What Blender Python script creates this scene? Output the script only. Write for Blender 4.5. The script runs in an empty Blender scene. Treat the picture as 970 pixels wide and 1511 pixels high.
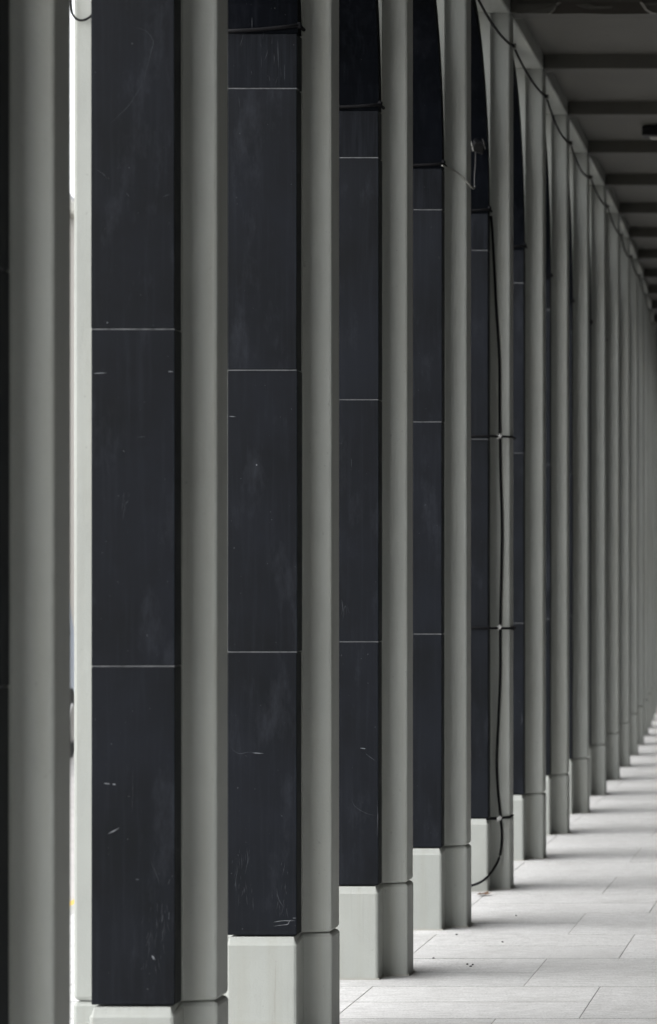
import bpy, bmesh, math, random
from mathutils import Vector, Matrix
R = math.radians
random.seed(7)
scene = bpy.context.scene
COL = scene.collection

# ------------------------------------------------------------------ camera
EYE, FPX, VX, VY = 1.62, 5543.0, 1285.0, 855.0     # eye height, focal length and vanishing point in photo pixels
cam_d = bpy.data.cameras.new('camera'); cam = bpy.data.objects.new('camera', cam_d); COL.objects.link(cam)
cam.location = (0, 0, EYE); cam.rotation_euler = (R(90), 0, 0)
cam_d.sensor_fit = 'HORIZONTAL'; cam_d.sensor_width = 36
cam_d.lens = FPX / 970 * 36
cam_d.shift_x = -(VX - 485) / 970; cam_d.shift_y = (VY - 755.5) / 970
cam_d.clip_start = .1; cam_d.clip_end = 2000
cam_d.dof.use_dof = True; cam_d.dof.focus_distance = 14.2; cam_d.dof.aperture_fstop = 9.0
scene.camera = cam

# ------------------------------------------------------------------ light: overcast day
SUN_AZ, SUN_EL = R(-108), R(60)          # azimuth from +Y (clockwise), to the left and a little behind the camera
world = bpy.data.worlds.new('World'); scene.world = world; world.use_nodes = True
wn = world.node_tree.nodes; wl = world.node_tree.links
bg = wn['Background']; bg.inputs['Strength'].default_value = .15
sky = wn.new('ShaderNodeTexSky'); sky.sky_type = 'NISHITA'; sky.sun_disc = False
sky.sun_elevation = SUN_EL; sky.sun_rotation = SUN_AZ
sky.air_density = 1.0; sky.dust_density = 2.0; sky.ozone_density = 1.0
hs = wn.new('ShaderNodeHueSaturation'); hs.inputs['Saturation'].default_value = .12
wl.new(sky.outputs[0], hs.inputs['Color']); wl.new(hs.outputs[0], bg.inputs['Color'])
sd = bpy.data.lights.new('sun', 'SUN'); sd.energy = .8; sd.angle = R(165); sd.color = (1, .975, .94)
sun = bpy.data.objects.new('sun', sd); COL.objects.link(sun)
dirv = Vector((math.sin(SUN_AZ) * math.cos(SUN_EL), math.cos(SUN_AZ) * math.cos(SUN_EL), math.sin(SUN_EL)))
sun.rotation_euler = dirv.to_track_quat('Z', 'Y').to_euler(); sun.location = (-20, 0, 30)
vs = scene.view_settings; vs.view_transform = 'Standard'; vs.look = 'None'; vs.gamma = 1; vs.use_curve_mapping = False
vs.exposure = 1.75
scene.cycles.max_bounces = 8; scene.cycles.diffuse_bounces = 6
scene.cycles.use_denoising = True

# ------------------------------------------------------------------ materials
def mat(name, col, rough=.6, spec=.5):
    m = bpy.data.materials.new(name); m.use_nodes = True
    b = m.node_tree.nodes['Principled BSDF']
    b.inputs['Base Color'].default_value = (*col, 1); b.inputs['Roughness'].default_value = rough
    b.inputs['Specular IOR Level'].default_value = spec
    return m, m.node_tree.nodes, m.node_tree.links, b
def N(ns, t, **kw):
    n = ns.new(t)
    for k, v in kw.items():
        if k in n.inputs: n.inputs[k].default_value = v
        else: setattr(n, k, v)
    return n
def coords(ns, ls, scale=(1, 1, 1), rnd=True, kind='Object'):
    tc = ns.new('ShaderNodeTexCoord'); mp = ns.new('ShaderNodeMapping'); mp.inputs['Scale'].default_value = scale
    if rnd:
        oi = ns.new('ShaderNodeObjectInfo')
        mu = N(ns, 'ShaderNodeMath', operation='MULTIPLY'); mu.inputs[1].default_value = 37.0
        ad = N(ns, 'ShaderNodeVectorMath', operation='ADD')
        ls.new(oi.outputs['Random'], mu.inputs[0]); ls.new(tc.outputs[kind], ad.inputs[0]); ls.new(mu.outputs[0], ad.inputs[1])
        ls.new(ad.outputs[0], mp.inputs['Vector'])
    else: ls.new(tc.outputs[kind], mp.inputs['Vector'])
    return mp.outputs[0]
def noise(ns, ls, vec, scale, detail=4, rough=.55):
    n = N(ns, 'ShaderNodeTexNoise'); n.inputs['Scale'].default_value = scale
    n.inputs['Detail'].default_value = detail; n.inputs['Roughness'].default_value = rough
    ls.new(vec, n.inputs['Vector']); return n.outputs['Fac']
def ramp(ns, ls, fac, stops):
    r = ns.new('ShaderNodeValToRGB'); e = r.color_ramp.elements
    while len(e) < len(stops): e.new(.5)
    for el, (p, c) in zip(e, stops):
        el.position = p; el.color = (*c, 1) if isinstance(c, tuple) else (c, c, c, 1)
    ls.new(fac, r.inputs[0]); return r.outputs[0]
def mix(ns, ls, fac, a, b, mode='MIX'):
    m = ns.new('ShaderNodeMix'); m.data_type = 'RGBA'; m.blend_type = mode
    for sock, v in ((m.inputs[0], fac), (m.inputs[6], a), (m.inputs[7], b)):
        if isinstance(v, bpy.types.NodeSocket): ls.new(v, sock)
        elif isinstance(v, tuple): sock.default_value = (*v, 1)
        else: sock.default_value = v
    return m.outputs[2]
def bump(ns, ls, b, h, strength, dist=.002):
    n = ns.new('ShaderNodeBump'); n.inputs['Strength'].default_value = strength; n.inputs['Distance'].default_value = dist
    ls.new(h, n.inputs['Height']); ls.new(n.outputs[0], b.inputs['Normal'])

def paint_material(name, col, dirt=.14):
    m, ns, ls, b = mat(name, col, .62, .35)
    v = coords(ns, ls)
    big = noise(ns, ls, v, 2.2, 5, .6)
    streak = noise(ns, ls, coords(ns, ls, (14, 14, .7)), 1.0, 4, .6)
    c = mix(ns, ls, ramp(ns, ls, big, [(.35, 0.0), (.75, 1.0)]), col, tuple(x * (1 - dirt) for x in col))
    c = mix(ns, ls, ramp(ns, ls, streak, [(.48, 0.0), (.74, .75)]), c, tuple(x * k for x, k in zip(col, (.86, .84, .8))))
    oi = ns.new('ShaderNodeObjectInfo')
    c = mix(ns, ls, 1.0, c, ramp(ns, ls, oi.outputs['Random'], [(0, (.93, .935, .93)), (1, (1.0, 1.0, .99))]), 'MULTIPLY')
    drip = noise(ns, ls, coords(ns, ls, (42, 42, 1.1)), 1.0, 5, .7)
    c = mix(ns, ls, ramp(ns, ls, drip, [(.60, 0.0), (.74, .5)]), c, tuple(x * k for x, k in zip(col, (.66, .63, .58))))
    chip = noise(ns, ls, v, 24, 6, .75)
    c = mix(ns, ls, ramp(ns, ls, chip, [(.69, 0.0), (.705, .7)]), c, tuple(x * k for x, k in zip(col, (.55, .53, .5))))
    speck = noise(ns, ls, v, 55, 2, .5)
    c = mix(ns, ls, ramp(ns, ls, speck, [(.70, 0.0), (.78, .5)]), c, tuple(x * .6 for x in col))
    ls.new(c, b.inputs['Base Color'])
    h1 = noise(ns, ls, v, 120, 4, .6); h2 = noise(ns, ls, v, 16, 5, .6)
    ad = N(ns, 'ShaderNodeMath', operation='MULTIPLY_ADD'); ad.inputs[1].default_value = 2.2
    ls.new(h2, ad.inputs[0]); ls.new(h1, ad.inputs[2])
    bump(ns, ls, b, ad.outputs[0], .45, .002)
    return m
M = {}
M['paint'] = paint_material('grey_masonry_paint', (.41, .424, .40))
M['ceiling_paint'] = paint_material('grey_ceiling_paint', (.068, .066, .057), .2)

# honed dark slate cladding
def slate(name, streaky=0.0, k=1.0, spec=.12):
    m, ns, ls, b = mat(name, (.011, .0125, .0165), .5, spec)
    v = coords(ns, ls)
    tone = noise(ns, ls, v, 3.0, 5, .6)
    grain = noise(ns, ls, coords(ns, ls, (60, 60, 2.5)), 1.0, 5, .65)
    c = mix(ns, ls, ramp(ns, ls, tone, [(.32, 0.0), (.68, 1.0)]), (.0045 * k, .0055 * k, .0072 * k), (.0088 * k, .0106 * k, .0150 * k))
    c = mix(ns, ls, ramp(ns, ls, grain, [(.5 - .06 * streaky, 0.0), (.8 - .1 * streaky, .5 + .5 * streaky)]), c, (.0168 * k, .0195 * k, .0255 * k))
    smear = noise(ns, ls, coords(ns, ls, (8, 8, 2.6)), 1.0, 7, .72)
    c = mix(ns, ls, ramp(ns, ls, smear, [(.55, 0.0), (.80, .75)]), c, (.030 * k, .0335 * k, .042 * k))
    dots = noise(ns, ls, v, 130, 1, .4)
    c = mix(ns, ls, ramp(ns, ls, dots, [(.80, 0.0), (.83, .5)]), c, (.16, .165, .17))
    ls.new(c, b.inputs['Base Color'])
    rr = ns.new('ShaderNodeMapRange'); rr.inputs[3].default_value = .42; rr.inputs[4].default_value = .62
    ls.new(tone, rr.inputs[0]); ls.new(rr.outputs[0], b.inputs['Roughness'])
    bump(ns, ls, b, grain, .12, .0006)
    return m
M['slate'] = slate('dark_slate'); M['slate_streaky'] = slate('dark_slate_streaky', 1.0, .7, .08)
M['slate_arch'] = slate('dark_slate_arch', .3, .45, .01)  # same cladding as the panels, with the arch's shade put into its colour
M['lining'] = mat('black_arch_lining', (.0025, .0027, .0034), .8, .06)[0]
def grout():
    m, ns, ls, b = mat('pale_joint_filler', (.2, .2, .2), .85)
    n = noise(ns, ls, coords(ns, ls, (22, 22, 1)), 1.0, 5, .7)
    ls.new(ramp(ns, ls, n, [(.28, (.03, .031, .034)), (.45, (.11, .115, .12)), (.7, (.17, .175, .18))]), b.inputs['Base Color']); return m
M['grout'] = grout()
M['scratch'] = mat('pale_scratch', (.19, .2, .215), .8)[0]
M['scratch_faint'] = mat('faint_scratch', (.035, .039, .046), .8)[0]
M['scuff'] = mat('scuff', (.020, .0225, .029), .8)[0]
M['black_rubber'] = mat('black_rubber', (.006, .006, .007), .75, .12)[0]
M['white_plastic'] = mat('white_plastic', (.36, .36, .35), .5)[0]
M['grey_plastic'] = mat('grey_plastic', (.22, .22, .20), .5)[0]
M['dark_metal'] = mat('dark_metal', (.010, .010, .011), .5, .15)[0]
M['steel'] = mat('steel', (.35, .35, .35), .35)[0]; M['steel'].node_tree.nodes['Principled BSDF'].inputs['Metallic'].default_value = .8
M['dark_lead'] = mat('grey_lead', (.022, .022, .021), .7)[0]  # dark tone that puts shade into the far half of the feed cable
M['lens'] = mat('lamp_lens', (.008, .008, .008), .4, .1)[0]

def paving():
    m, ns, ls, b = mat('granite_paving', (.5, .5, .49), .7, .3)
    v = coords(ns, ls, kind='Object')
    oi = ns.new('ShaderNodeObjectInfo')
    base = ramp(ns, ls, oi.outputs['Random'], [(0, (.52, .52, .512)), (.5, (.575, .573, .563)), (1, (.62, .618, .61))])
    sp = noise(ns, ls, v, 105, 5, .8)
    c = mix(ns, ls, ramp(ns, ls, sp, [(.36, .9), (.5, 0.0)]), base, (.27, .27, .265))
    c = mix(ns, ls, ramp(ns, ls, sp, [(.58, 0.0), (.7, .5)]), c, (.62, .62, .61))
    blot = noise(ns, ls, v, 2.6, 6, .65)
    c = mix(ns, ls, ramp(ns, ls, blot, [(.5, 0.0), (.78, .5)]), c, (.35, .345, .33))
    mid = noise(ns, ls, coords(ns, ls, (14, 34, 1)), 1.0, 6, .75)
    c = mix(ns, ls, ramp(ns, ls, mid, [(.34, .55), (.52, 0.0)]), c, (.36, .357, .35))
    c = mix(ns, ls, ramp(ns, ls, mid, [(.54, 0.0), (.72, .6)]), c, (.70, .70, .69))
    ls.new(c, b.inputs['Base Color'])
    bump(ns, ls, b, sp, .35, .0015)
    return m
M['paving'] = paving()
M['bedding'] = mat('dark_joint_sand', (.07, .068, .06), .9)[0]
def asphalt():
    m, ns, ls, b = mat('asphalt', (.09, .09, .09), .8)
    v = coords(ns, ls, rnd=False)
    n = noise(ns, ls, v, 90, 3); w = noise(ns, ls, v, .7, 5)
    c = mix(ns, ls, ramp(ns, ls, n, [(.3, 0.0), (.7, 1.0)]), (.06, .06, .06), (.12, .12, .118))
    c = mix(ns, ls, ramp(ns, ls, w, [(.4, 0.0), (.7, .5)]), c, (.10, .098, .094))
    ls.new(c, b.inputs['Base Color']); bump(ns, ls, b, n, .4, .004); return m
M['asphalt'] = asphalt()
M['setts'] = paint_material('pale_road_surface', (.42, .40, .39), .25)
M['kerb'] = paint_material('kerb_granite', (.36, .36, .35), .25)
M['yellow'] = mat('yellow_road_paint', (.55, .36, .04), .7)[0]
def brick_mat(name, col):
    m, ns, ls, b = mat(name, col, .85)
    v = coords(ns, ls, rnd=False)
    rot = ns.new('ShaderNodeMapping'); rot.inputs['Rotation'].default_value = (R(90), 0, R(90)); ls.new(v, rot.inputs[0])
    bt = N(ns, 'ShaderNodeTexBrick'); bt.inputs['Scale'].default_value = 4.4
    bt.inputs['Color1'].default_value = (*col, 1); bt.inputs['Color2'].default_value = (*[x * .75 for x in col], 1)
    bt.inputs['Mortar'].default_value = (.38, .36, .33, 1); bt.inputs['Mortar Size'].default_value = .02
    ls.new(rot.outputs[0], bt.inputs['Vector']); ls.new(bt.outputs['Color'], b.inputs['Base Color']); return m
M['brick'] = brick_mat('pale_pink_brick', (.62, .47, .43)); M['brick_pale'] = brick_mat('buff_brick', (.36, .27, .18))
M['stone'] = paint_material('pale_stone', (.45, .44, .40), .2)
M['window_white'] = mat('white_joinery', (.75, .75, .73), .5)[0]
M['glass'] = mat('dark_glazing', (.03, .035, .04), .06, .8)[0]
M['van_paint'] = mat('pale_blue_van_paint', (.42, .48, .58), .3, .5)[0]
M['tyre'] = mat('tyre', (.012, .012, .013), .8)[0]
M['roof'] = mat('slate_roof', (.07, .072, .08), .7)[0]
M['shop_wall'] = paint_material('shop_wall_stone', (.055, .045, .038), .2)
M['leaf'] = mat('dry_leaf', (.12, .07, .04), .7)[0]
M['pebble'] = mat('dark_grit', (.03, .03, .028), .8)[0]

# ------------------------------------------------------------------ mesh helpers
class MB:
    def __init__(s): s.bm = bmesh.new()
    def box(s, x0, x1, y0, y1, z0, z1, bevel=0, seg=1):
        t = bmesh.new()
        bmesh.ops.create_cube(t, size=1)
        for v in t.verts: v.co = ((x0 + x1) / 2 + v.co.x * (x1 - x0), (y0 + y1) / 2 + v.co.y * (y1 - y0), (z0 + z1) / 2 + v.co.z * (z1 - z0))
        if bevel: bmesh.ops.bevel(t, geom=t.edges[:], offset=bevel, segments=seg, affect='EDGES', profile=.5)
        s._join(t); return s
    def _join(s, t):
        me = bpy.data.meshes.new('t'); t.to_mesh(me); t.free(); s.bm.from_mesh(me); bpy.data.meshes.remove(me)
    def prism(s, poly, z0, z1, sel=None, bevel=0, seg=2):
        """plan polygon extruded in z; sel(edge) chooses the edges to bevel"""
        t = bmesh.new()
        lo = [t.verts.new((x, y, z0)) for x, y in poly]; hi = [t.verts.new((x, y, z1)) for x, y in poly]
        n = len(poly)
        t.faces.new(lo[::-1]); t.faces.new(hi)
        for i in range(n): t.faces.new((lo[i], lo[(i + 1) % n], hi[(i + 1) % n], hi[i]))
        bmesh.ops.recalc_face_normals(t, faces=t.faces[:])
        if bevel:
            es = [e for e in t.edges if sel is None or sel(e)]
            bmesh.ops.bevel(t, geom=es, offset=bevel, segments=seg, affect='EDGES', profile=.5)
        s._join(t); return s
    def tube(s, pts, r, sides=8, cyc=False):
        pts = [Vector(p) for p in pts]; n = len(pts); rings = []
        for i, p in enumerate(pts):
            a = pts[(i - 1) % n] if (cyc or i) else p; b = pts[(i + 1) % n] if (cyc or i < n - 1) else p
            d = (b - a).normalized() if (b - a).length > 1e-9 else Vector((0, 0, 1))
            up = Vector((0, 0, 1)) if abs(d.z) < .9 else Vector((0, 1, 0))
            u = d.cross(up).normalized(); w = d.cross(u)
            rings.append([s.bm.verts.new(p + r * (math.cos(k * 2 * math.pi / sides) * u + math.sin(k * 2 * math.pi / sides) * w)) for k in range(sides)])
        for i in range(n if cyc else n - 1):
            A, B = rings[i], rings[(i + 1) % n]
            for k in range(sides): s.bm.faces.new((A[k], A[(k + 1) % sides], B[(k + 1) % sides], B[k]))
        if not cyc:
            s.bm.faces.new(rings[0][::-1]); s.bm.faces.new(rings[-1])
        return s
    def mesh(s, name, m, smooth=False):
        me = bpy.data.meshes.new(name); bmesh.ops.recalc_face_normals(s.bm, faces=s.bm.faces[:])
        s.bm.to_mesh(me); s.bm.free(); me.materials.append(m)
        if smooth:
            for p in me.polygons: p.use_smooth = True
        return me
def link(name, me, parent=None, loc=None):
    o = bpy.data.objects.new(name, me); COL.objects.link(o)
    if parent: o.parent = parent
    if loc: o.location = loc
    return o
def tag(o, label=None, cat=None, group=None, kind=None):
    for k, v in (('label', label), ('category', cat), ('group', group), ('kind', kind)):
        if v: o[k] = v
    return o
def smooth_path(pts, sub=6, cyc=False):
    P = [Vector(p) for p in pts]; n = len(P); out = []
    for i in range(n if cyc else n - 1):
        g = lambda k: P[k % n] if cyc else P[max(0, min(n - 1, k))]
        p0, p1, p2, p3 = g(i - 1), g(i), g(i + 1), g(i + 2)
        for k in range(sub):
            t = k / sub
            out.append(.5 * ((2 * p1) + (p2 - p0) * t + (2 * p0 - 5 * p1 + 4 * p2 - p3) * t * t + (3 * p1 - p0 - 3 * p2 + p3) * t ** 3))
    if not cyc: out.append(P[-1])
    return out
def at(px, py, Y):            # point of the photograph at a distance Y -> world
    return Vector(((px - VX) / FPX * Y, Y, EYE - (py - VY) / FPX * Y))

# ------------------------------------------------------------------ the colonnade's plan
S, Y0 = 2.144, 10.925                      # pier spacing; Y of the cladding face of pier -1
XT = {-2: -1.936, -1: -1.924, 0: -1.896, 1: -1.895, 2: -1.883, 3: -1.888, 4: -1.902, 5: -1.933, 6: -1.964, 7: -1.997, 8: -2.037,
      9: -2.091, 10: -2.152, 11: -2.225, 12: -2.306, 13: -2.396, 14: -2.492}
x, d = -2.492, -.098
for i in range(15, 25):
    x += d; d -= .006; XT[i] = x
for i in XT: XT[i] *= (Y0 + .31 + S * (i + 1)) / (11.25 + 2.155 * (i + 1))
for i in XT: XT[i] -= .002
for i in range(-9, -2): XT[i] = -1.94
FIRST, LAST = -8, 23
def px_(i): return XT[max(-9, min(24, i))]
def py_(i): return Y0 + (i + 1) * S
def ang(i): return -math.atan2(px_(i + 1) - px_(i - 1), 2 * S) if 4 < i < 24 else 0.0
CR, CL, SL, TH = -.101, -.344, -.424, .105         # core right, core left, street pilaster left (from the corridor face)
PF, PB, DEP = .135, .322, .457              # pilaster front and back, pier depth
SPR, TOP, CEIL = 3.52, 4.58, 4.665       # springing, pilaster top, ceiling
PLZ = .376

# ------------------------------------------------------------------ ground, street, paving
def sheet(name, x0, x1, y0, y1, z, m, kind='structure'):
    me = bpy.data.meshes.new(name); me.from_pydata([(x0, y0, z), (x1, y0, z), (x1, y1, z), (x0, y1, z)], [], [(0, 1, 2, 3)]); me.materials.append(m)
    return tag(link(name, me), kind=kind)
KX = -3.86
sheet('ground', -600, 600, -400, 1200, -.16, M['asphalt'])
sheet('road', -12.0, KX - .13, -60, 300, -.125, M['setts'])
b = MB().box(KX, 2.6, -9.5, 80, -.15, -.0018)
pave = tag(link('pavement', b.mesh('pavement_bed', M['bedding'])), kind='structure')
b = MB().box(-14, -12.13, -60, 300, -.15, 0)
fp = tag(link('far_pavement', b.mesh('far_pavement', M['kerb'])), kind='structure')
# slabs, 1.1 m rows alternating, split in two beside the piers
slab_cache = {}
def slab_mesh(w, h):
    k = (round(w, 3), round(h, 3))
    if k not in slab_cache: slab_cache[k] = MB().box(-w / 2, w / 2, -h / 2, h / 2, -.024, 0, .0008).mesh('slab', M['paving'])
    return slab_cache[k]
RH, W, JX, JY = 1.0975, .905, .0026, .016
far_slabs = MB()
row = 0; y = 13.85 - 21 * RH
nslab = 0
while y < 79:
    A = (row - 21) % 2 == 0
    off = -1.075 if A else -1.382
    xs = sorted({KX} | {off + k * W for k in range(-4, 5) if KX + .12 < off + k * W < 2.5} | {2.6})
    for xa, xb in zip(xs[:-1], xs[1:]):
        halves = [(y, y + RH / 2), (y + RH / 2, y + RH)] if xb <= off + .01 else [(y, y + RH)]
        for ya, yb in halves:
            w, h = xb - xa - JX, yb - ya - JY
            cx, cy = (xa + xb) / 2, (ya + yb) / 2
            dz = random.uniform(-.0004, .0004)
            inview = 10 < cy < 46 and VX + FPX * xa / yb < 985 and VX + FPX * xb / ya > 0 and VY + FPX * EYE / yb < 1530 and xb > -2.5
            if inview and nslab < 295:
                o = link('slab', slab_mesh(w, h), pave, (cx, cy, dz)); nslab += 1
                o.rotation_euler = (random.uniform(-.0004, .0004), random.uniform(-.0004, .0004), 0)
            else: far_slabs.box(cx - w / 2, cx + w / 2, cy - h / 2, cy + h / 2, -.024, dz)
    y += RH; row += 1
fs = link('slabs', far_slabs.mesh('slabs', M['paving']), pave); fs['kind'] = 'stuff'
km = MB().box(-.065, .065, -.4965, .4965, -.16, 0, .012, 2).mesh('kerb_stone', M['kerb'])
kr = link('kerb', None); kr.location = (KX - .066, 0, 0); tag(kr, kind='structure')
for k in range(-5, 79): link('kerb_stone', km, kr, (0, k + .5, random.uniform(-.003, .003)))
ym = MB().box(-.04, .04, -30, 220, 0, .004).mesh('yellow_line', M['yellow'])
for dx in (.14, .3):
    o = link('road_line', ym, None, (KX - .13 - dx, 0, -.1246)); tag(o, kind='structure')

# ------------------------------------------------------------------ piers
plan_shaft = [(CL, TH), (CR, TH), (CR, PF), (0, PF), (0, PB), (CR, PB), (CR, DEP - TH), (CL, DEP - TH), (CL, PB), (SL, PB), (SL, PF), (CL, PF)]
def pier_prism(poly, z0, z1, vert_sel, vert_b, edge_z, edge_sel, edge_b, front_b=0):
    """plan polygon extruded, its free corners eased and the edges along the groove chamfered"""
    t = bmesh.new()
    lo = [t.verts.new((x, y, z0)) for x, y in poly]; hi = [t.verts.new((x, y, z1)) for x, y in poly]; n = len(poly)
    t.faces.new(lo[::-1]); t.faces.new(hi)
    for i in range(n): t.faces.new((lo[i], lo[(i + 1) % n], hi[(i + 1) % n], hi[i]))
    bmesh.ops.recalc_face_normals(t, faces=t.faces[:])
    es = [e for e in t.edges if abs(e.verts[0].co.z - e.verts[1].co.z) > .1 and vert_sel(e.verts[0].co)]
    bmesh.ops.bevel(t, geom=es, offset=vert_b, segments=2, affect='EDGES', profile=.5)
    es = [e for e in t.edges if abs(e.verts[0].co.z - edge_z) < 1e-5 and abs(e.verts[1].co.z - edge_z) < 1e-5 and edge_sel((e.verts[0].co + e.verts[1].co) / 2)]
    bmesh.ops.bevel(t, geom=es, offset=edge_b, segments=2, affect='EDGES', profile=.42)
    if front_b:                                        # splayed ledge under the cladding
        for v in t.verts:
            if v.co.z > edge_z - .05:
                if v.co.y < .004 and v.co.z < edge_z - .001: v.co.z -= front_b
                if v.co.y > DEP - .004 and v.co.z < edge_z - .001: v.co.z -= front_b
    m = MB(); m._join(t); return m
shaft_me = pier_prism(plan_shaft, PLZ + .003, TOP, lambda c: c.x > -.01 or c.x < SL + .01, .010, PLZ + .003,
                      lambda c: c.x > CR + .02 or c.x < CL - .02, .012).mesh('shaft', M['paint'])
f = .020
plan_pl = [(CL - .002, -f), (CR + .002, -f), (CR + .002, PF - .002), (.002, PF - .002), (.002, PB + .002), (CR + .002, PB + .002), (CR + .002, DEP + f), (CL - .002, DEP + f),
           (CL - .002, PB + .002), (SL - .002, PB + .002), (SL - .002, PF - .002), (CL - .002, PF - .002)]
inner = lambda c: (abs(c.x - CR - .002) < .001 or abs(c.x - CL + .002) < .001) and PF - .01 < c.y < PB + .01
plinth_me = pier_prism(plan_pl, -.01, PLZ, lambda c: not inner(c), .011, PLZ, lambda c: True, .013, .016).mesh('plinth', M['paint'])
mo = .004
mortar_me = MB().prism([(x + (mo if x > (CL + CR) / 2 else -mo), y + (mo if y > DEP / 2 else -mo)) for x, y in plan_pl], -.008, .0055).mesh('mortar_joint', M['stone'])
PANEL = [.3775, 1.365, 2.346, 3.327, SPR]
panel_me = {}
for k in range(4):
    h = PANEL[k + 1] - PANEL[k] - .0045
    panel_me[k] = MB().box(-(CR - CL) / 2, (CR - CL) / 2, 0, TH - .0005, 0, h, .002).mesh('panel', M['slate_streaky' if k == 3 else 'slate'])
joint_me = MB().box(-(CR - CL) / 2 + .001, (CR - CL) / 2 - .001, .0012, .05, -.0036, 0).mesh('joint', M['grout'])

PIERS = {}
names = {-2: 'blurred foreground pier cut off by the left edge of the picture', -1: 'nearest fully seen dark clad pier, second from the left edge',
         0: 'third pier from the left, pale plinth cut by the bottom edge', 1: 'fourth pier from the left, standing on its whole pale plinth',
         2: 'fifth pier from the left, with the white cable in front of its pilaster', 3: 'sixth pier from the left, with a black cable strapped down it',
         4: 'seventh pier from the left, just behind the strapped cable pier'}
ordw = ['zero', 'first', 'second', 'third', 'fourth', 'fifth', 'sixth', 'seventh', 'eighth', 'ninth', 'tenth', 'eleventh', 'twelfth', 'thirteenth', 'fourteenth',
        'fifteenth', 'sixteenth', 'seventeenth', 'eighteenth', 'nineteenth', 'twentieth', 'twenty-first', 'twenty-second', 'twenty-third', 'twenty-fourth', 'twenty-fifth', 'twenty-sixth']
for i in range(FIRST, LAST + 1):
    p = link('pier', None); p.empty_display_size = .2
    p.location = (px_(i), py_(i), 0); p.rotation_euler = (0, 0, ang(i) + random.uniform(-.003, .003))
    PIERS[i] = p
    lab = names.get(i)
    if not lab:
        lab = (f'{ordw[i + 3]} grey pier from the left along the receding colonnade' if i > 0 else f'grey pier out of view, {ordw[-2 - i]} behind the leftmost one')
    tag(p, lab, 'pier', 'grey piers of the colonnade')
    link('shaft', shaft_me, p); link('plinth', plinth_me, p); link('mortar_joint', mortar_me, p)
    cx = (CL + CR) / 2
    p['_panels'] = 0
    for k in range(4):
        o = link('panel', panel_me[k], p, (cx + random.uniform(-.0012, .0012), random.uniform(-.001, .001), PANEL[k] + .0045))
        PIERS[(i, k)] = o
        q = link('panel', panel_me[k], p, (cx, DEP, PANEL[k] + .0045)); q.rotation_euler = (0, 0, math.pi)
        if k: link('joint', joint_me, p, (cx, 0, PANEL[k] + .0041))
    del p['_panels']

# ------------------------------------------------------------------ arches between the piers
def arch_meshes():
    L = S - DEP; hs_ = L / 2; cy = DEP + hs_; n = 14; th = .085; rise = .975
    Rr = (hs_ ** 2 + rise ** 2) / (2 * hs_)           # two-centred arch, its crown just under the edge beam
    def arc(r):
        h = math.acos((Rr - hs_) / r); left = []
        for k in range(n + 1):
            a_ = h * k / n; left.append((DEP + Rr - r * math.cos(a_), min(TOP - .003, SPR + .002 + r * math.sin(a_))))
        return left + [(2 * cy - y, z) for y, z in left[-2::-1]]
    lb = MB(); i_, o_ = arc(Rr), arc(Rr + th)
    bm = lb.bm; u0, u1 = CL - .001, CR + .001
    a4 = [[bm.verts.new((u, y, z)) for (y, z) in prof] for u in (u0, u1) for prof in (i_, o_)]
    i0, o0, i1, o1 = a4
    for k in range(len(i_) - 1):
        bm.faces.new((i0[k], i0[k + 1], o0[k + 1], o0[k])); bm.faces.new((i1[k], o1[k], o1[k + 1], i1[k + 1]))
        bm.faces.new((i0[k], i1[k], i1[k + 1], i0[k + 1])); bm.faces.new((o0[k], o0[k + 1], o1[k + 1], o1[k]))
    for k in (0, -1): bm.faces.new((i0[k], o0[k], o1[k], i1[k]))
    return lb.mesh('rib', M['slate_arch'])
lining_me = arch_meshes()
beam_edge_me = MB().box(SL, 0, DEP / 2 + .001, S + DEP / 2 - .001, TOP + .001, CEIL + .25, .006).mesh('edge_beam', M['paint'])
for i in range(FIRST, LAST):
    a = link('arch', None); a.empty_display_size = .2
    a.location = (px_(i), py_(i), 0)
    a.rotation_euler = (0, 0, -math.atan2(px_(i + 1) - px_(i), S))
    lab = (f'black arch rib springing from the {ordw[i + 3]} to the {ordw[i + 4]} pier from the left' if i > -3 else f'black arch rib out of view, {ordw[-2 - i]} one behind the leftmost pier')
    tag(a, lab, 'arch', 'arches of the colonnade')
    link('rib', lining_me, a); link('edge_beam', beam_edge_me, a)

# ------------------------------------------------------------------ ceiling with a beam at every pier
CW = 4.1                                             # corridor width
me = bpy.data.meshes.new('ceiling'); vs_, fc = [], []
idx = list(range(FIRST - 1, LAST + 2))
for i in idx:
    yy = Y0 + (i + 1) * S + DEP / 2
    vs_ += [(px_(i) - .02, yy, CEIL), (px_(i) + CW, yy, CEIL), (px_(i) - .40, yy, CEIL + .4), (px_(i) + CW + .3, yy, CEIL + .4)]
for k in range(len(idx) - 1):
    a = 4 * k; c = a + 4
    fc += [(a, a + 1, c + 1, c), (a + 2, c + 2, c + 3, a + 3), (a, c, c + 2, a + 2), (a + 1, a + 3, c + 3, c + 1)]
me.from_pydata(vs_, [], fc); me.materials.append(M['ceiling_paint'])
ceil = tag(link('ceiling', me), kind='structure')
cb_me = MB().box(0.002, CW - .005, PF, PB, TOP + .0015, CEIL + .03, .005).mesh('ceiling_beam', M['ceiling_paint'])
for i in range(FIRST, LAST + 1):
    o = link('ceiling_beam', cb_me, ceil, (px_(i), py_(i), 0)); o.rotation_euler = (0, 0, ang(i))
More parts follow.
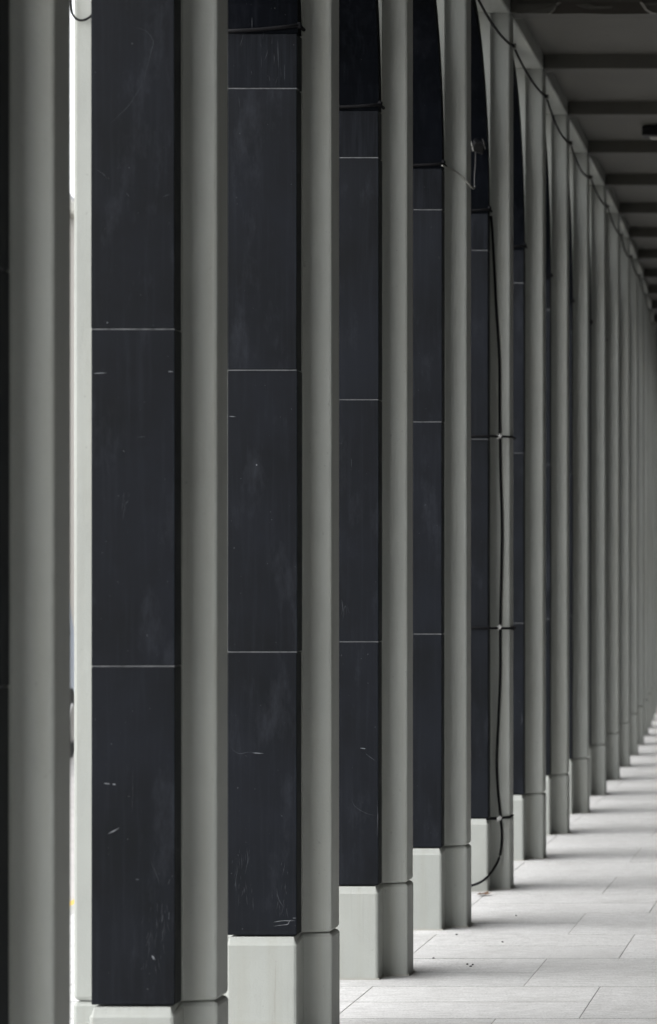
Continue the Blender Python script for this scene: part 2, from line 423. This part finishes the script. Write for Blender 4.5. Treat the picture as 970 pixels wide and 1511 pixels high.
# blistered paint skins left on the nearest beam in view
def skin(name, px_pts, Y, m, lift):
    P = [at(a, c, Y) for a, c in px_pts]; b = MB()
    fr = [b.bm.verts.new((p.x, Y - lift * (1 + .5 * math.sin(7 * k)), p.z)) for k, p in enumerate(P)]; bk = [b.bm.verts.new((p.x, Y, p.z)) for p in P]
    b.bm.faces.new(fr); n = len(P)
    for k in range(n): b.bm.faces.new((fr[k], bk[k], bk[(k + 1) % n], fr[(k + 1) % n]))
    return link(name, b.mesh(name, m), ceil)
YB = py_(3) + PF - .0005
skin('paint_flake', [(762, 5), (826, 4), (823, 8), (818, 10), (819, 14), (812, 17), (811, 19.5), (763, 19.5)], YB, M['ceiling_paint'], .006)
skin('paint_flake', [(946, 4), (1010, 3), (1010, 19), (962, 19), (957, 17), (954, 12), (949, 9)], YB, M['ceiling_paint'], .008)
M['bare'] = paint_material('bare_concrete', (.05, .045, .038), .5)
M['flake_edge'] = paint_material('paint_edge', (.2, .195, .18), .3)
skin('bare_patch', [(822, 3), (948, 3), (951, 10), (960, 20), (900, 20.5), (860, 19.5), (813, 20.3), (818, 12)], YB, M['bare'], .0015)
skin('paint_edge', [(824, 3), (829, 4), (822, 9), (820, 14), (814, 20), (810, 20), (816, 13), (818, 8)], YB, M['flake_edge'], .010)
skin('paint_edge', [(944, 3), (948, 3), (953, 9), (956, 14), (964, 18.5), (972, 20.5), (960, 20), (952, 15), (948, 9)], YB, M['flake_edge'], .012)
skin('paint_flake', [(850, 6), (868, 5), (880, 9), (905, 8), (902, 12), (872, 14), (858, 11)], YB, M['ceiling_paint'], .003)

# shop wall on the other side of the walk (beyond the right edge of the picture)
wall = MB()
for k in range(len(idx) - 1):
    i, j = idx[k], idx[k + 1]
    ya, yb = Y0 + (i + 1) * S + DEP / 2, Y0 + (j + 1) * S + DEP / 2
    xa, xb = px_(i) + CW + .001, px_(j) + CW + .001
    poly = [(xa, ya), (xa + .3, ya), (xb + .3, yb), (xb, yb)]
    wall.prism(poly, -.02, .5); wall.prism(poly, 3.2, CEIL - .002)
    m_ = .18; dxy = (xb - xa) / S
    wall.prism([(xa, ya), (xa + .3, ya), (xa + .3 + dxy * m_, ya + m_), (xa + dxy * m_, ya + m_)], .5, 3.2)
sw = tag(link('shop_wall', wall.mesh('shop_wall', M['shop_wall'])), 'dark stone shop wall along the covered walk', 'wall')
pane_me = MB().box(-.01, .01, .19, S - .01, .49, 3.21).mesh('pane', M['glass'])
for k in range(len(idx) - 1):
    i, j = idx[k], idx[k + 1]
    o = link('pane', pane_me, sw, (px_(i) + CW + .12, Y0 + (i + 1) * S + DEP / 2, 0)); o.rotation_euler = (0, 0, -math.atan2(px_(j) - px_(i), S))

# ------------------------------------------------------------------ cords tied round the piers at the springing
def hull_loop(i, z, gap=.004, tilt=0.0):             # round the whole pier, straight from corner to corner
    g = gap
    pts = [(CL - g, -g), (CR + g, -g), (0 + g, PF - g), (g, PB + g), (CR + g, DEP + g), (CL - g, DEP + g), (SL - g, PB + g), (SL - g, PF - g)]
    out = []
    for k in range(len(pts)):
        a, c = pts[k], pts[(k + 1) % len(pts)]
        for t in (0.0, .33, .66): 
            u, v = a[0] + (c[0] - a[0]) * t, a[1] + (c[1] - a[1]) * t
            out.append((u, v, z + tilt * (u + .2)))
    return out
def core_loop(z, tilt, g=.005):                      # round the cladding only, pushed between pilaster and cladding
    pts = [(CR + .006, PF - .02, z + tilt * .14), (CR + g, -g, z + tilt * .12)] + [(CR - (CR - CL) * t, -g, z + tilt * (.12 - .24 * t) - .004 * math.sin(math.pi * t)) for t in (.25, .5, .75)] + [(CL - g, -g, z - tilt * .12), (CL - .006, PF - .02, z - tilt * .14)]
    return pts
for i in range(-1, 12):
    b = MB().tube(core_loop(SPR + .018, random.uniform(.02, .12), .006), .0065, 8)
    c = link('cord', None); c.location = (px_(i), py_(i), 0); c.rotation_euler = (0, 0, ang(i))
    link('loop', b.mesh('cord_loop', M['black_rubber'], True), c)
    kb = MB(); bmesh.ops.create_icosphere(kb.bm, subdivisions=2, radius=.0095)
    for v in kb.bm.verts: v.co = Vector((v.co.x * 1.0, v.co.y * .8, v.co.z * (1.3 + .3 * math.sin(9 * v.co.x * 100))))
    k = link('knot', kb.mesh('knot', M['black_rubber'], True), c, (CR + .008, -.002, SPR + .028))
    tag(c, f'black cord tied round the {ordw[i + 3]} pier from the left where its arch springs', 'cord', 'black cords tied at the arch springings')

# cable slung along the pilaster tops
pts = []
for i in range(-3, 20):
    xx = px_(i) + .010; z = 4.42 + .012 * math.sin(i * 2.1); zn = 4.42 + .012 * math.sin((i + 1) * 2.1)
    x2 = px_(i + 1) + .010; yy = py_(i) + DEP / 2
    for t in (0, .1, .25, .4, .55, .7, .85, .93):
        pts.append((xx + (x2 - xx) * t , yy + S * t, z + (zn - z) * t - .19 * t * (1 - t) * (1 + .3 * math.sin(i * 1.7))))
c = link('slung_cable', MB().tube(smooth_path(pts, 3), .0066, 7).mesh('slung_cable', M['black_rubber'], True))
tag(c, 'black cable slung from pilaster to pilaster just under the ceiling', 'cable')
clip_me = MB().box(-.004, .02, -.012, .012, -.014, .014, .003).mesh('clip', M['grey_plastic'])
for i in range(-2, 12): link('clip', clip_me, c, (px_(i) + .004, py_(i) + DEP / 2, 4.42 + .012 * math.sin(i * 2.1)))

# the cable strapped down the sixth pier
Yp = py_(3)
YF = Yp + PF - .013
path = [(725, 318, Yp + .07), (727, 345, Yp + .08), (730, 400, YF), (733, 460, YF), (737, 530, YF), (737.5, 600, YF), (738, 645, YF), (739, 700, YF), (741, 780, YF), (740, 850, YF), (738.5, 926, YF),
        (738.5, 990, YF), (736, 1060, YF), (733.5, 1120, YF), (735, 1165, YF), (739, 1207, YF - .004), (741, 1235, YF), (738, 1262, YF - .02), (729, 1282, YF - .07), (714, 1299, Yp - .04), (696, 1307, Yp - .05), (670, 1310.5, Yp - .08), (640, 1311.5, Yp - .1)]
c = link('power_cable', MB().tube(smooth_path([at(*p) for p in path], 6), .0066, 8).mesh('power_cable', M['black_rubber'], True))
tag(c, 'thick black cable hanging down the sixth pier and curling off at its plinth', 'cable')
strapw = {645: 'upper', 926: 'middle', 1207: 'lowest'}
for yy, w in strapw.items():
    z = EYE - (yy - VY) / FPX * YF
    s = link('strap', None); s.location = (px_(3), Yp, 0)
    link('band', MB().tube(hull_loop(3, z, .007 if yy != 1207 else -.003, -.02 if yy == 926 else .008), .0062, 8, True).mesh('band', M['black_rubber'], True), s)
    q = at(738.5, yy, YF)
    uq = q.x - px_(3); vq = -.007 + PF * (uq - CR) / -CR
    b = MB().box(-.011, .011, -.030, -.005, -.006, .006, .002).box(-.004, .004, -.032, -.005, -.017, .017, .002).box(.004, .012, -.03, -.01, .004, .014, .001)
    o = link('clip', b.mesh('strap_clip', M['white_plastic']), s, (uq, vq + .012, z)); o.rotation_euler = (0, .5, 0)
    if yy == 926: link('tail', MB().tube([(0.004, PF - .005, z - .004), (.02, PF - .02, z - .006), (.028, PF - .02, z - .012)], .008, 6).mesh('tail', M['black_rubber']), s)
    tag(s, f'{w} black strap with white clip round the sixth pier', 'strap', 'straps holding the cable to the sixth pier')

# small floodlight on the black arch of the sixth pier and the white cable that feeds it
fl = link('floodlight', None); q = at(707, 216, Yp - .14); fl.location = q
b = MB().box(-.035, .03, -.05, .03, -.028, .03, .006)
link('housing', b.mesh('housing', M['dark_metal']), fl).rotation_euler = (.3, .25, .2)
b = MB().box(-.03, .025, -.054, -.049, -.022, .024, .002)
link('glass_front', b.mesh('glass_front', M['lens']), fl).rotation_euler = (.3, .25, .2)
b = MB().tube([(-.036, -.052, .024), (-.030, -.055, 0), (-.022, -.054, -.03)], .003, 6)
link('bracket', b.mesh('bracket', M['grey_plastic']), fl)
b = MB().tube([(.024, -.05, .034), (.032, -.055, .01), (.04, -.05, -.02)], .0025, 6)
link('bracket', b.mesh('bracket', M['dark_lead']), fl)
b = MB().tube([(-.005, .0, 0), (-.005, .16, .01)], .009, 8)
link('arm', b.mesh('arm', M['dark_metal']), fl)
tag(fl, 'small dark floodlight fixed inside the black arch above the sixth pier', 'floodlight')
P2 = py_(2)
path = [(653, 244, P2 - .012), (660, 247, P2 + .05), (670, 251, P2 + PF - .02), (681, 259, P2 + PF - .02), (691, 270, P2 + PF - .02), (696, 276, P2 + PF), (699.5, 277.5, P2 + .2), (701, 275, P2 + .4), (700.5, 262, P2 + .9), (702, 240, P2 + 1.6), (702, 224, Yp - .2)]
shaded_cable, path = path[7:], path[:8]
c = link('feed_cable', MB().tube(smooth_path([at(*p) for p in path], 6), .0045, 7).mesh('feed_cable', M['grey_plastic'], True))
link('lead', MB().tube(smooth_path([at(*p) for p in shaded_cable], 6), .0024, 6).mesh('lead', M['dark_lead'], True), c)  # rest of the same pale cable, its shade painted as a darker colour
tag(c, 'thin white cable looping from the fifth pier to the floodlight', 'cable')

# wire loop on the street side of the second pier
Y1 = py_(-1) + PF
path = [(104, -14, Y1), (105.5, 12, Y1 - .02), (108, 22, Y1 - .02), (114, 28, Y1 - .015), (121, 29.5, Y1 - .012), (129, 27, Y1 - .012), (136, 21, Y1 - .02), (138, 10, Y1 - .12), (137, -12, Y1 - .12)]
c = link('wire_loop', MB().tube(smooth_path([at(*p) for p in path], 6), .0035, 7).mesh('wire_loop', M['black_rubber'], True))
tag(c, 'thin black wire loop hanging at the top of the second pier', 'wire')

# ------------------------------------------------------------------ ceiling lamp at the right edge
q = at(950, 190, 25.3)
lp = link('ceiling_lamp', None); lp.location = (q.x, 25.2, CEIL)
b = MB().box(0, 1.2, -.09, .09, -.075, -.012, .008, 2); link('housing', b.mesh('lamp_housing', M['dark_metal']), lp)
b = MB().box(.05, 1.15, -.07, .07, -.087, -.074, .005); link('diffuser', b.mesh('lamp_diffuser', M['grey_plastic']), lp)
for xx in (.2, 1.0):
    b = MB().box(xx - .04, xx + .04, -.05, .05, -.013, .001); link('mount', b.mesh('mount', M['steel']), lp)
tag(lp, 'unlit dark strip lamp fixed to the ceiling at the right edge', 'ceiling lamp')

# ------------------------------------------------------------------ scratches on the cladding
def scratch(i, pts, w=.0016, m='scratch'):
    Yc = py_(i)
    P = [at(a, c, Yc) for a, c in pts]
    zc = sum(p.z for p in P) / len(P)
    k = max(kk for kk in range(4) if PANEL[kk] <= zc or kk == 0)
    o = PIERS[(i, k)]; org = Vector((px_(i) + o.location.x, Yc + o.location.y, o.location.z))
    Q = smooth_path([p - org for p in P], 4 if len(P) > 2 else 7)
    b = MB(); L = []; n = len(Q)
    for j, p in enumerate(Q):
        d = (Q[min(n - 1, j + 1)] - Q[max(0, j - 1)]).normalized(); nn = Vector((-d.z, 0, d.x)) * w / 2 * (.08 + .92 * math.sin(math.pi * (j + .15) / (n - .7)) ** 1.5) * random.uniform(.5, 1.3)
        L.append([b.bm.verts.new((p.x + s_ * nn.x, -.0005, p.z + s_ * nn.z)) for s_ in (-1, 1)])
    for j in range(n - 1): b.bm.faces.new((L[j][0], L[j][1], L[j + 1][1], L[j + 1][0]))
    link('scratch', b.mesh('scratch', M[m]), o)
scr = [(-1, [(195, 39), (215, 45), (226, 60), (223, 75), (217, 100), (210, 124)], .0012, 'scratch_faint'), (-1, [(210, 124), (190, 155), (165, 180)], .001, 'scratch_faint'),
       (-1, [(142, 250), (152, 256), (158, 264)], .0014, 'scratch_faint'), (-1, [(241, 290), (251, 286)], .0016, 'scratch_faint'), (-1, [(186, 284), (191, 290)], .0016, 'scratch_faint'),
       (-1, [(138, 551), (146, 550.5), (158, 550)], .0022, 'scratch'), (-1, [(248, 548), (256, 548.5)], .0022, 'scratch'), (-1, [(158, 475), (159, 477)], .003, 'scratch'),
       (-1, [(153, 1156), (158, 1156.5), (163, 1157)], .0025, 'scratch'), (-1, [(166, 1157), (171, 1158)], .004, 'scratch'), (-1, [(159, 1231), (167, 1227), (176, 1222)], .0026, 'scratch'),
       (-1, [(222, 1270), (229, 1286), (236, 1305)], .0011, 'scratch_faint'), (-1, [(248, 1307), (251, 1296)], .0016, 'scratch_faint'), (-1, [(200, 1298), (206, 1298)], .004, 'scratch_faint'),
       (-1, [(196, 1130), (196, 1165), (195, 1200)], .0009, 'scratch_faint'), (-1, [(224, 1410), (229, 1417)], .006, 'scratch'), (-1, [(240, 1350), (239, 1362)], .003, 'scratch_faint'), (-1, [(250, 1346), (249, 1358)], .003, 'scratch_faint'),
       (-1, [(190, 738), (184, 745)], .002, 'scratch_faint'), (-1, [(203, 645), (215, 644)], .0016, 'scratch_faint'),
       (0, [(338, 614), (348, 615)], .0022, 'scratch'), (0, [(378, 685), (379.5, 687)], .004, 'scratch'), (0, [(338, 1101), (352, 1112), (368, 1110), (390, 1112)], .0016, 'scratch_faint'), (0, [(372, 1111), (389, 1112)], .0022, 'scratch'),
       (0, [(404, 1361), (418, 1359), (436, 1359)], .0022, 'scratch'), (0, [(403, 1367), (415, 1365.5), (425, 1364), (427, 1360), (431, 1357)], .0022, 'scratch'), (0, [(432, 1355), (438, 1355)], .0022, 'scratch'),
       (0, [(352, 1278), (348, 1300), (349, 1316)], .002, 'scratch_faint'), (0, [(364, 1252), (366, 1268), (362, 1290)], .002, 'scratch_faint'), (0, [(408, 1310), (412, 1328), (420, 1340)], .002, 'scratch_faint'), (0, [(352, 140), (354, 158)], .0012, 'scratch_faint'),
       (0, [(372, 10), (372, 48)], .002, 'scratch_faint'), (0, [(410, 60), (411, 100)], .002, 'scratch_faint'), (0, [(420, 95), (420, 118)], .002, 'scratch_faint'),
       (1, [(504.5, 884), (507, 904)], .003, 'scratch_faint'), (1, [(507, 902), (510, 894), (512, 902)], .002, 'scratch_faint'), (1, [(532, 1104), (540, 1105)], .0045, 'scratch'), (1, [(538.5, 1111), (546, 1117), (556, 1124)], .0025, 'scratch_faint'),
       (1, [(553, 1073), (555, 1073)], .004, 'scratch_faint'), (1, [(557, 1180), (557.5, 1205), (557, 1236)], .003, 'scratch_faint'), (1, [(519, 1178), (524, 1190), (540, 1200), (556, 1204)], .0016, 'scratch_faint'), (1, [(519, 676), (519, 690)], .002, 'scratch_faint'),
       (4, [(769, 1052), (771, 1062), (769, 1070)], .006, 'scratch_faint'), (4, [(766, 1034), (768, 1036)], .006, 'scratch_faint')]
for s_ in scr: scratch(*s_)
for (i, xa, xb, ya, yb, n) in [(-1, 212, 252, 1330, 1430, 34), (0, 344, 376, 1250, 1325, 26), (0, 402, 432, 1270, 1345, 22), (1, 506, 520, 880, 905, 5), (-1, 175, 200, 725, 750, 6), (0, 345, 435, 40, 115, 14)]:
    for _ in range(n):
        a = random.gauss((xa + xb) / 2, (xb - xa) / 4); c = random.uniform(ya, yb); L_ = random.uniform(4, 22); t_ = random.uniform(-.35, .25)
        a = max(xa, min(xb, a))
        scratch(i, [(a, c), (a + t_ * L_ * .4, c + L_ * .5), (a + t_ * L_, c + L_)], random.uniform(.0006, .0022), 'scuff')

# ------------------------------------------------------------------ grit and a leaf on the slabs
grit = [(690, 1424, 'left one of three dark grit specks clustered beside the fourth pier'), (698, 1424.5, 'right one of three dark grit specks clustered beside the fourth pier'),
        (695, 1427, 'lowest of three dark grit specks clustered beside the fourth pier'), (674, 1380, 'lone dark grit speck on the paving just left below the fifth pier'),
        (742, 1391, 'lone dark grit speck on open paving above the cluster of three'), (640, 1415, 'lone dark grit speck on the paving close to the fourth pier'),
        (762, 1352, 'farthest dark grit speck on the paving, right of the fifth pier')]
for (a, c, lab) in grit:
    Y = EYE * FPX / (c - VY); p = at(a, c, Y); b = MB()
    bmesh.ops.create_icosphere(b.bm, subdivisions=1, radius=.0055)
    for v in b.bm.verts: v.co = Vector((v.co.x * random.uniform(.7, 1.5), v.co.y * random.uniform(.7, 1.6), v.co.z * .6))
    tag(link('pebble', b.mesh('pebble', M['pebble']), None, (p.x, p.y, .003)), lab, 'grit', 'specks of grit on the paving')
Y = EYE * FPX / (1322 - VY); p = at(714, 1322, Y)
b = MB(); out = [(-.035, -.02, .004), (-.02, .01, .012), (-.03, .04, .004), (0, .03, .01), (.02, .05, .018), (.025, .015, .006), (.045, 0, .016), (.02, -.02, .004), (0, -.05, .012)]
cv = b.bm.verts.new((0, 0, .004)); vv = [b.bm.verts.new(q) for q in out]
for k in range(len(vv)): b.bm.faces.new((cv, vv[k], vv[(k + 1) % len(vv)]))
lf = link('fallen_leaf', b.mesh('leaf', M['leaf']), None, (p.x, p.y, .003)); tag(lf, 'curled brown leaf on the paving beside the sixth pier', 'leaf')

# ------------------------------------------------------------------ across the street
def building(name, y0, y1, floors, m, label, bays, roofz):
    FX = -14.0
    t = link(name, None); t.location = (FX, y0, 0); L = y1 - y0
    H = 3.4 + 2.08 * (floors - 1) + .4
    b = MB(); bw = L / bays
    xs = [0.0]; zs = [(0, .5, 3.0)] + [(3.4 + 2.08 * k, 3.4 + 2.08 * k + .5, 3.4 + 2.08 * k + 1.85) for k in range(floors - 1)]
    pw = bw * .26
    for k in range(bays + 1):
        b.box(-.4, 0, max(0, k * bw - pw), min(L, k * bw + pw), 0, H)
    for k in range(bays):
        ya, yb = k * bw + pw, (k + 1) * bw - pw; prev = 0
        for (zf, z0, z1) in zs:
            b.box(-.4, 0, ya, yb, prev, z0); prev = z1
        b.box(-.4, 0, ya, yb, prev, H)
    link('wall', b.mesh('wall', m), t)
    link('body', MB().box(-9, -.41, 0, L, 0, H).mesh('body', m), t)
    link('cornice', MB().box(-.3, .16, -.02, L + .02, H + .001, H + .25, .03).mesh('cornice', M['stone']), t)
    rf = MB(); vv = [rf.bm.verts.new(q) for q in [(-.3, 0, H + .25), (-9, 0, H + .25), (-4.6, 0, H + roofz), (-.3, L, H + .25), (-9, L, H + .25), (-4.6, L, H + roofz)]]
    for q in ((0, 2, 1), (3, 4, 5), (0, 3, 5, 2), (1, 2, 5, 4), (0, 1, 4, 3)): rf.bm.faces.new([vv[j] for j in q])
    link('roof', rf.mesh('roof', M['roof']), t)
    for k in range(bays):
        ya, yb = k * bw + pw, (k + 1) * bw - pw
        for (zf, z0, z1) in zs:
            w = link('window', MB().box(-.16, -.1, ya, ya + .09, z0, z1).box(-.16, -.1, yb - .09, yb, z0, z1).box(-.16, -.1, ya + .09, yb - .09, z1 - .09, z1).box(-.16, -.1, ya + .09, yb - .09, z0, z0 + .09).box(-.155, -.105, ya + .09, yb - .09, (z0 + z1) / 2 - .03, (z0 + z1) / 2 + .03).mesh('window', M['window_white']), t)
            link('pane', MB().box(-.14, -.13, ya + .08, yb - .08, z0 + .08, z1 - .08).mesh('pane', M['glass']), w)
            link('sill', MB().box(-.1, .08, ya - .05, yb + .05, z0 - .1, z0 - .002).mesh('sill', M['stone']), w)
    tag(t, label, 'building', 'buildings across the street')
building('brick_building', 22, 51, 5, M['brick_pale'], 'buff brick building across the street, hidden behind the piers', 7, 2.2)  # out of view, put in this tall to block light from the far piers
building('brick_building', 51.05, 78, 3, M['brick'], 'pale pink brick building glimpsed through the slit between the two left piers', 9, 1.0)
building('brick_building', 78.05, 100, 3, M['brick_pale'], 'farther buff brick building beyond the pale pink one across the street', 7, 2.6)

# pale van at the far kerb
vn = link('parked_van', None); vn.location = (-8.75, 35.3, -.125)
prof = [(-2.3, .35), (2.1, .35), (2.3, .5), (2.32, .9), (1.75, 1.15), (1.1, 1.95), (.8, 2.05), (-2.2, 2.05), (-2.32, 1.9)]
b = MB(); lo = [b.bm.verts.new((-.9, y, z)) for y, z in prof]; hi = [b.bm.verts.new((.9, y, z)) for y, z in prof]
b.bm.faces.new(lo); b.bm.faces.new(hi)
for k in range(len(prof)): b.bm.faces.new((lo[k], lo[(k + 1) % len(prof)], hi[(k + 1) % len(prof)], hi[k]))
bmesh.ops.bevel(b.bm, geom=b.bm.edges[:], offset=.05, segments=2, affect='EDGES')
link('body', b.mesh('van_body', M['van_paint']), vn)
for sx in (-1, 1):
    for wy in (-1.5, 1.45):
        t = MB(); bmesh.ops.create_cone(t.bm, cap_ends=True, segments=24, radius1=.34, radius2=.34, depth=.22, matrix=Matrix.Translation((sx * .82, wy, .34)) @ Matrix.Rotation(R(90), 4, 'Y'))
        w = link('wheel', t.mesh('tyre', M['tyre']), vn)
        t = MB(); bmesh.ops.create_cone(t.bm, cap_ends=True, segments=20, radius1=.2, radius2=.18, depth=.03, matrix=Matrix.Translation((sx * .935, wy, .34)) @ Matrix.Rotation(R(90) * sx, 4, 'Y'))
        link('rim', t.mesh('rim', M['steel']), w)
    link('side_window', MB().prism([(0, 0), (.9, 0), (.9, .6), (.35, .6)], 0, .012).mesh('side_window', M['glass']), vn)
    o = vn.children[-1] if vn.children else None
    sw_ = [q for q in bpy.data.objects if q.parent == vn and q.name.startswith('side_window')][-1]
    sw_.matrix_local = Matrix.Translation((sx * .902 - (.006 if sx > 0 else .006), 1.45, 1.2)) @ Matrix(((0, 0, 1, 0), (-1, 0, 0, 0), (0, 1, 0, 0), (0, 0, 0, 1)))
link('windscreen', MB().prism([(-.75, 0), (.75, 0), (.68, .85), (-.68, .85)], 0, .012).mesh('windscreen', M['glass']), vn).matrix_local = Matrix.Translation((0, 1.71, 1.22)) @ Matrix.Rotation(R(180 - 51), 4, 'X') @ Matrix.Rotation(R(180), 4, 'Y') @ Matrix.Rotation(R(180), 4, 'Z') @ Matrix.Scale(-1, 4, (0, 1, 0))
for sx in (-1, 1): link('headlight', MB().box(sx * .72 - .13, sx * .72 + .13, 2.26, 2.34, .68, .84, .02).mesh('headlight', M['steel']), vn)
tag(vn, 'pale blue van parked in the street beyond the two left piers', 'van')
